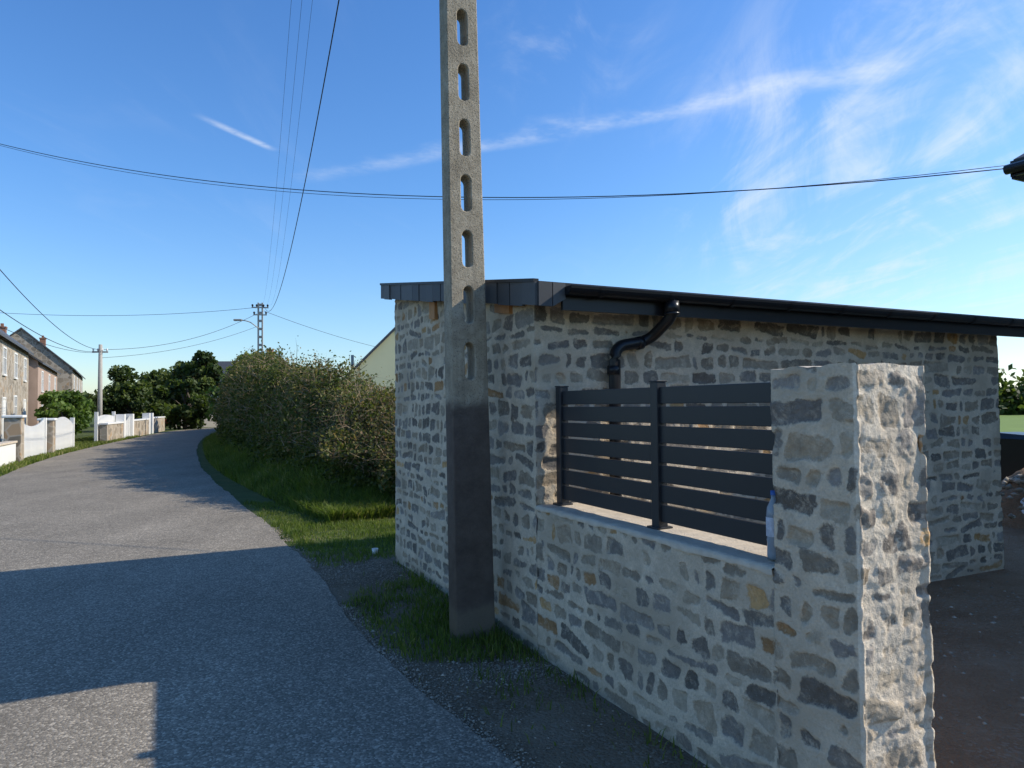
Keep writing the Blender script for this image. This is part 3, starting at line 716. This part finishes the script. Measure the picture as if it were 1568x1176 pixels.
stq('eave_fascia',[(-5.8,2.96,6.39,6.415,4.12,4.30)],M_black)
stq('verge_board',[(2.94,2.965,6.42,7.1,4.10,4.28)],M_black)
tube('gutter',[W(-5.8,6.34,4.20),W(2.98,6.34,4.20)],.055,M_black,nb,10)
tube('downpipe',fillet([W(1.9,6.34,4.18),W(1.9,6.34,4.0),W(1.9,6.68,3.7),W(1.9,6.68,0)],.08),.04,M_greypole,nb,10)
stq('windows',[(-1.5,-.5,6.70,6.745,1,2.2),(-4,-3,6.70,6.745,1,2.2)],M_glass)

# ------------------------------------------------------------------ left side boundary
def seg_frame(a,b): a=np.array(a);b=np.array(b); return Frame(a,b-a),float(np.linalg.norm(b-a))
def stone_pillar(name,x,y,h):
    f=Frame((x,y),(-.45,1)); e=empty(name); box('shaft',f,-.22,.22,-.22,.22,0,h,M_far,e,.02); box('coping',f,-.27,.27,-.27,.27,h,h+.08,M_white,e,.02)
f,L=seg_frame((-13.2,17.6),(-14.7,20.9)); e=empty('white_garden_wall'); box('wall',f,0,L,-.1,.1,0,.62,M_white,e,.01); box('coping',f,0,L,-.14,.14,.62,.68,M_sill,e,.01)
stone_pillar('stone_post',-14.85,21.2,1.35)
def gate(name,a,b,h,arch,style):
    f,L=seg_frame(a,b); e=empty(name); n=int(L/.14); ls=[]
    for i in range(n):
        x=.05+(L-.1)*i/(n-1); t=abs(2*x/L-1); hh=h+arch*(t*t if style else (1-t*t)) 
        ls.append((x-.045,x+.045,-.02,.02,.08,hh))
    boxes('pickets',f,ls,M_white,e); boxes('rails',f,[(0,L,.022,.06,.25,.35),(0,L,.022,.06,h*.72,h*.72+.1)],M_white,e)
    boxes('posts',f,[(-.08,.06,-.07,.07,0,h+.25),(L-.06,L+.08,-.07,.07,0,h+.25)],M_white,e)
gate('white_gate',(-15.0,21.6),(-16.2,24.6),1.05,.25,1)
gate('white_gate.001',(-16.5,25.4),(-17.7,28.6),1.0,.3,0)
stone_pillar('stone_post.001',-16.35,25.0,1.2)
f,L=seg_frame((-19.2,33.4),(-24.6,50)); e=empty('stone_garden_wall')
boxes('wall',f,[(0,3.6,-.15,.15,0,.85),(6.2,11,-.15,.15,0,.9),(12.5,L,-.15,.15,0,.95)],M_far,e); boxes('coping',f,[(-.05,3.65,-.19,.19,.85,.92),(6.15,11.05,-.19,.19,.9,.97),(12.45,L,-.19,.19,.95,1.02)],M_white,e)
boxes('posts',f,[(a-.2,a+.2,-.2,.2,0,1.3) for a in (3.8,6.0,11.2,12.3)],M_white,e)
gate('white_gate.002',f.p(4.1,0,0)[:2],f.p(5.7,0,0)[:2],.95,.2,1)
gate('white_picket_fence',f.p(0,.3,0)[:2],f.p(3.6,.3,0)[:2],1.2,.1,0)
f,L=seg_frame((-27.5,57.5),(-20,62)); e=empty('stone_wall_at_bend'); boxes('wall',f,[(0,L,-.15,.15,0,1.15)],M_beige,e); boxes('coping',f,[(-.05,L,-.2,.2,1.15,1.22)],M_sill,e)
# red car behind the garden walls
car=empty('parked_car'); f=Frame((-31.4,56.5),(.93,.35))
M_red=simple('dark_red_car_paint',(.20,.02,.02),.3,.03,2)
prof=[(0,.35),(.02,.75),(.9,.92),(1.45,1.38),(2.7,1.45),(3.6,1.05),(3.95,.95),(4.0,.35)]
V=[];F=[]
for yy in (0,1.7):
    for x,z in prof: V.append(f.p(x,yy+(.15 if z>1.2 else 0)*(1 if yy==0 else -1),z))
m=len(prof); F=[tuple(range(m)),tuple(range(m,2*m))[::-1]]+[(i,(i+1)%m,m+(i+1)%m,m+i) for i in range(m)]
o=mobj('body',V,F,M_red,car); b_=o.modifiers.new('b','BEVEL'); b_.width=.05; b_.segments=2
for yy,s_ in ((-.01,1),(1.71,-1)):
    mobj('side_window',[f.p(1.1,yy+.03*s_,.98),f.p(3.4,yy+.03*s_,1.02),f.p(2.75,yy+.13*s_,1.34),f.p(1.55,yy+.13*s_,1.32)],[(0,1,2,3)],M_glass,car)
for wx in (.75,3.2):
    for wy in (.0,1.55):
        q0=f.p(wx,wy,.31); q1=f.p(wx,wy+.15,.31); tube('wheel',[q0,q1],.31,M_black,car,16)

# ------------------------------------------------------------------ poles at a distance
p1=(-20.2,34.8); e=empty('street_pole'); tube('shaft',[(p1[0],p1[1],0),(p1[0]+.02,p1[1],4.75)],[.13,.085],M_greypole,e,12)
f=Frame(p1,(1,.3)); box('bracket',f,-.35,.35,-.04,.04,4.35,4.42,M_greypole,e)
V=[];F=[]
for xx in (-.3,-.1,.1,.3):
    q=f.p(xx,0,0); v,g=tube_geo([(q[0],q[1],4.42),(q[0],q[1],4.5),(q[0],q[1],4.55)],[.02,.045,.03],8); b=len(V);V+=v;F+=[tuple(b+i for i in x) for x in g]
mobj('insulators',V,F,M_white,e,True)
p2=(-15.6,44.0); e=empty('street_lamp_pole'); f=Frame(p2,(1,.2))
boxes('legs',f,[(-.16,-.08,-.09,.09,0,8.1),(.08,.16,-.09,.09,0,8.1)]+[(-.08,.08,-.08,.08,z,z+.14) for z in np.arange(.4,8.0,.5)],M_greypole,e)
boxes('crossarms',f,[(-.5,.5,-.12,-.09,7.75,7.83),(-.4,.4,-.12,-.09,7.3,7.37)],M_greypole,e)
V=[];F=[]
for xx,zz in ((-.45,7.83),(-.2,7.83),(.2,7.83),(.45,7.83),(-.35,7.37),(.35,7.37)):
    q=f.p(xx,-.1,0); v,g=tube_geo([(q[0],q[1],zz),(q[0],q[1],zz+.1),(q[0],q[1],zz+.16)],[.03,.07,.04],8); b=len(V);V+=v;F+=[tuple(b+i for i in x) for x in g]
mobj('insulators',V,F,M_black,e,True)
q0=f.p(-.1,-.1,6.5); tube('lamp_arm',fillet([q0,f.p(-.6,-.1,6.9),f.p(-1.1,-.12,7.0)],.2),.03,M_greypole,e,8)
box('lamp_head',f,-1.55,-1.05,-.22,-.02,6.93,7.05,M_greypole,e,.03)

def wire(name,a,b,sag,r=.008,n=40):
    a=np.array(a);b=np.array(b); pts=[]
    for i in range(n+1):
        t=i/n; p=a*(1-t)+b*t; p[2]-=4*sag*t*(1-t); pts.append(tuple(p))
    return tube(name,pts,r,M_wire,None,6)
R_=W(2.97,6.36,4.22); wire('service_cable',R_,(-11.4,14,7.24),.78,.0065); wire('service_cable.001',(R_[0],R_[1]+.02,R_[2]+.04),(-11.4,14.1,7.24),.83,.004)
wire('power_line',(-.43,4.85,8.85),(-15.3,43.9,7.8),2.35,.010)
for i,(dx,dz) in enumerate(((-.75,0),(-.6,.03),(-.45,.06))):
    wire('power_line.%03d'%(i+1),(-.43+dx,4.85,9.0+dz),(-15.5+.25*i,43.9,7.95),1.9,.0025)
tp=(-20.2,34.8,4.5)
wire('telephone_line',tp,(-8.2,9.0,5.5),.75,.010); wire('telephone_line.001',(-20.1,34.8,4.45),(-8.6,9.0,4.6),.75,.010); wire('telephone_line.002',(-20.0,34.9,4.4),(-9.4,9.0,4.3),.65,.008)
wire('telephone_line.003',(-20.1,34.8,4.5),(-15.8,43.9,7.4),.55,.012); wire('telephone_line.004',(-20.1,34.8,4.1),(-15.8,43.9,6.6),.35,.010)
wire('telephone_line.005',(-15.8,43.9,7.8),(-40,38,8.4),1.0,.012)
wire('telephone_line.006',(-15.4,44,7.6),(-4.0,60,5.4),.6,.012)

# ------------------------------------------------------------------ clutter at the far side of the yard
def heap(name,cx,cy,rx,ry,h,mat,seed,parent=None,n=40,rough=.35):
    g=np.linspace(-1,1,n); X,Y=np.meshgrid(g,g,indexing='ij'); R=np.sqrt(X**2+Y**2)
    Z=h*np.clip(1-R**1.6,0,1)*(1+rough*fbm(X*3,Y*3,seed,4))-.01
    VV=np.stack([cx+X*rx,cy+Y*ry,Z],-1).reshape(-1,3); a=(np.arange(n-1)[:,None]*n+np.arange(n-1)[None]).ravel()
    return npmesh(name,VV,np.stack([a,a+n,a+n+1,a+1],-1),mat,parent,False)
heap('rubble_heap',7.4,9.5,1.3,1.1,.75,M_yard,5)
heap('plastic_tarp',6.9,9.05,.55,.5,.62,simple('tarp',(.70,.74,.74),.35,.4,6),8,None,46,.8)
pp=rng.normal(0,.45,(220,2)); stones('rubble_stones',np.c_[7.0+pp[:,0],9.4+pp[:,1],.15+.5*np.exp(-(pp**2).sum(1)*2)],rng.uniform(.03,.10,220),12)
bn=empty('wheeled_bin'); f=Frame((8.15,11.2),(1,.2))
V=[f.p(.05,.05,.05),f.p(.53,.05,.05),f.p(.53,.6,.05),f.p(.05,.6,.05),f.p(0,0,.98),f.p(.58,0,.98),f.p(.58,.7,.98),f.p(0,.7,.98)]; mobj('body',V,BF,M_black,bn)
mobj('lid',[f.p(-.02,-.04,.985),f.p(.6,-.04,.985),f.p(.6,.72,.985),f.p(-.02,.72,.985),f.p(.04,.02,1.05),f.p(.54,.02,1.05),f.p(.56,.7,1.08),f.p(.02,.7,1.08)],BF,M_black,bn)
for xx in (0,.5): tube('wheel',[f.p(xx,.66,.1),f.p(xx+.06,.66,.1)],.1,M_black,bn,14)
lathe('plastic_cup',-1.49,7.7,[(0,.01),(.025,.01),(.034,.07),(.031,.07),(.022,.014)],M_white)

# ------------------------------------------------------------------ light & sky
sd=1.4*N1-.42*D1; SUN=Vector((sd[0],sd[1],1)).normalized(); elev=math.asin(SUN.z); az=math.atan2(SUN.x,SUN.y)
sl=bpy.data.lights.new('sun','SUN'); sl.energy=5.0; sl.angle=math.radians(.53); sl.color=(1,.93,.80)
so=bpy.data.objects.new('sun',sl); coll.objects.link(so); so.rotation_euler=(-SUN).to_track_quat('-Z','Y').to_euler(); so.location=(10,5,20)
w=bpy.data.worlds.new('World'); scene.world=w; w.use_nodes=True; t=NT(w.node_tree)
sky=t.new('ShaderNodeTexSky'); sky.sky_type='NISHITA'; sky.sun_disc=False; sky.sun_elevation=elev; sky.sun_rotation=az; sky.air_density=1.0; sky.dust_density=.45; sky.ozone_density=1.6
d=t.new('ShaderNodeTexCoord').outputs['Generated']; dn_=t.vm('NORMALIZE',d)
sp=t.new('ShaderNodeSeparateXYZ'); t.l.new(dn_,sp.inputs[0])
tint=t.ramp(sp.outputs[2],[(0.0,(1.02,1.10,1.20)),(.08,(.82,1.04,1.26)),(.28,(.62,1.0,1.40)),(.55,(.52,.94,1.42))])
skyc=t.mix(1.0,sky.outputs[0],tint,'MULTIPLY')
zc_=t.m('MAXIMUM',sp.outputs[2],.03); U_=t.m('DIVIDE',sp.outputs[0],zc_); V_=t.m('DIVIDE',sp.outputs[1],zc_)
cmb=t.new('ShaderNodeCombineXYZ'); t.l.new(U_,cmb.inputs[0]); t.l.new(V_,cmb.inputs[1]); uv=cmb.outputs[0]
def gauss(dirv,k):
    v=Vector(dirv).normalized(); dt=t.vm('DOT_PRODUCT',dn_,tuple(v)); return t.m('POWER',t.m('MAXIMUM',dt,0.0),k)
# long contrail
L_=t.m('ADD',t.m('SUBTRACT',V_,3.04),t.m('MULTIPLY',t.m('ADD',U_,.878),.47)); wob=t.m('MULTIPLY',t.m('SUBTRACT',t.noise(uv,1.6,4),.5),.30)
L_=t.m('ABSOLUTE',t.m('ADD',L_,wob)); wd_=t.m('MULTIPLY_ADD',t.noise(uv,3.2,5,.65),.14,.0)
c1=t.m('MULTIPLY',t.maprange(t.m('DIVIDE',L_,t.m('ADD',wd_,.02)),1.5,0.0),t.maprange(t.noise(uv,1.7,5,.7),.38,.64,.05,1))
c1=t.m('MULTIPLY',c1,t.maprange(U_,-1.2,.6,.28,.72)); c1=t.m('MULTIPLY',c1,t.maprange(U_,-1.15,-.85)); c1=t.m('MULTIPLY',c1,t.maprange(U_,1.6,1.3))
# short contrail segment
a0=np.array([-1.067,2.40]); a1=np.array([-.922,2.72]); dd=(a1-a0)/np.linalg.norm(a1-a0); L0=np.linalg.norm(a1-a0)
along=t.m('ADD',t.m('MULTIPLY',t.m('SUBTRACT',U_,a0[0]),dd[0]),t.m('MULTIPLY',t.m('SUBTRACT',V_,a0[1]),dd[1]))
acr=t.m('ABSOLUTE',t.m('SUBTRACT',t.m('MULTIPLY',t.m('SUBTRACT',U_,a0[0]),dd[1]),t.m('MULTIPLY',t.m('SUBTRACT',V_,a0[1]),dd[0])))
c2=t.m('MULTIPLY',t.maprange(acr,.034,.0),t.m('MULTIPLY',t.maprange(along,-.04,.16),t.maprange(along,L0+.04,L0-.05)))
c2=t.m('MULTIPLY',c2,t.m('MULTIPLY',t.maprange(t.noise(uv,14,4),.2,.6),.75))
# cirrus wisps
mp=t.new('ShaderNodeMapping'); mp.inputs['Rotation'].default_value=(0,0,math.radians(-38)); mp.inputs['Scale'].default_value=(1.0,.28,1); t.l.new(uv,mp.inputs[0])
ws=t.noise(mp.outputs[0],1.9,9,.60,1.1)
ws2=t.noise(dn_,6,9,.64,1.5)
wm=t.m('ADD',t.m('ADD',gauss((.50,1,.22),60),t.m('MULTIPLY',gauss((.68,1,.50),70),.65)),t.m('ADD',t.m('MULTIPLY',gauss((.33,1,.34),200),.8),t.m('MULTIPLY',gauss((.08,1,.50),300),.7)))
wm=t.m('MINIMUM',wm,1.0)
c3=t.m('MULTIPLY',t.maprange(t.m('ADD',t.m('MULTIPLY',ws,.5),t.m('MULTIPLY',ws2,.5)),.45,.70),wm)
c3b=t.m('MULTIPLY',t.maprange(ws,.5,.85),t.m('MULTIPLY',t.maprange(sp.outputs[2],.02,.3),.12))
glow=t.m('MULTIPLY',gauss((.75,1,.10),14),.24)
cl_=t.m('ADD',t.m('ADD',c1,c2),t.m('ADD',t.m('ADD',c3,glow),c3b)); cl_=t.m('MINIMUM',t.m('MULTIPLY',cl_,.60),.85)
skc=t.mix(cl_,skyc,(5.8,6.3,7.0))
bg=t.n['Background']; t.l.new(skc,bg.inputs[0]); bg.inputs[1].default_value=.15

# ------------------------------------------------------------------ camera
cd=bpy.data.cameras.new('camera'); cam=bpy.data.objects.new('camera',cd); coll.objects.link(cam); scene.camera=cam
cd.sensor_width=36; cd.lens=24.96; cd.clip_end=4000; cd.clip_start=.05
cam.location=(0,0,1.6); cam.rotation_euler=(math.radians(90+1.71),.0085,0)
scene.view_settings.view_transform='Standard'; scene.view_settings.look='None'; scene.view_settings.exposure=0
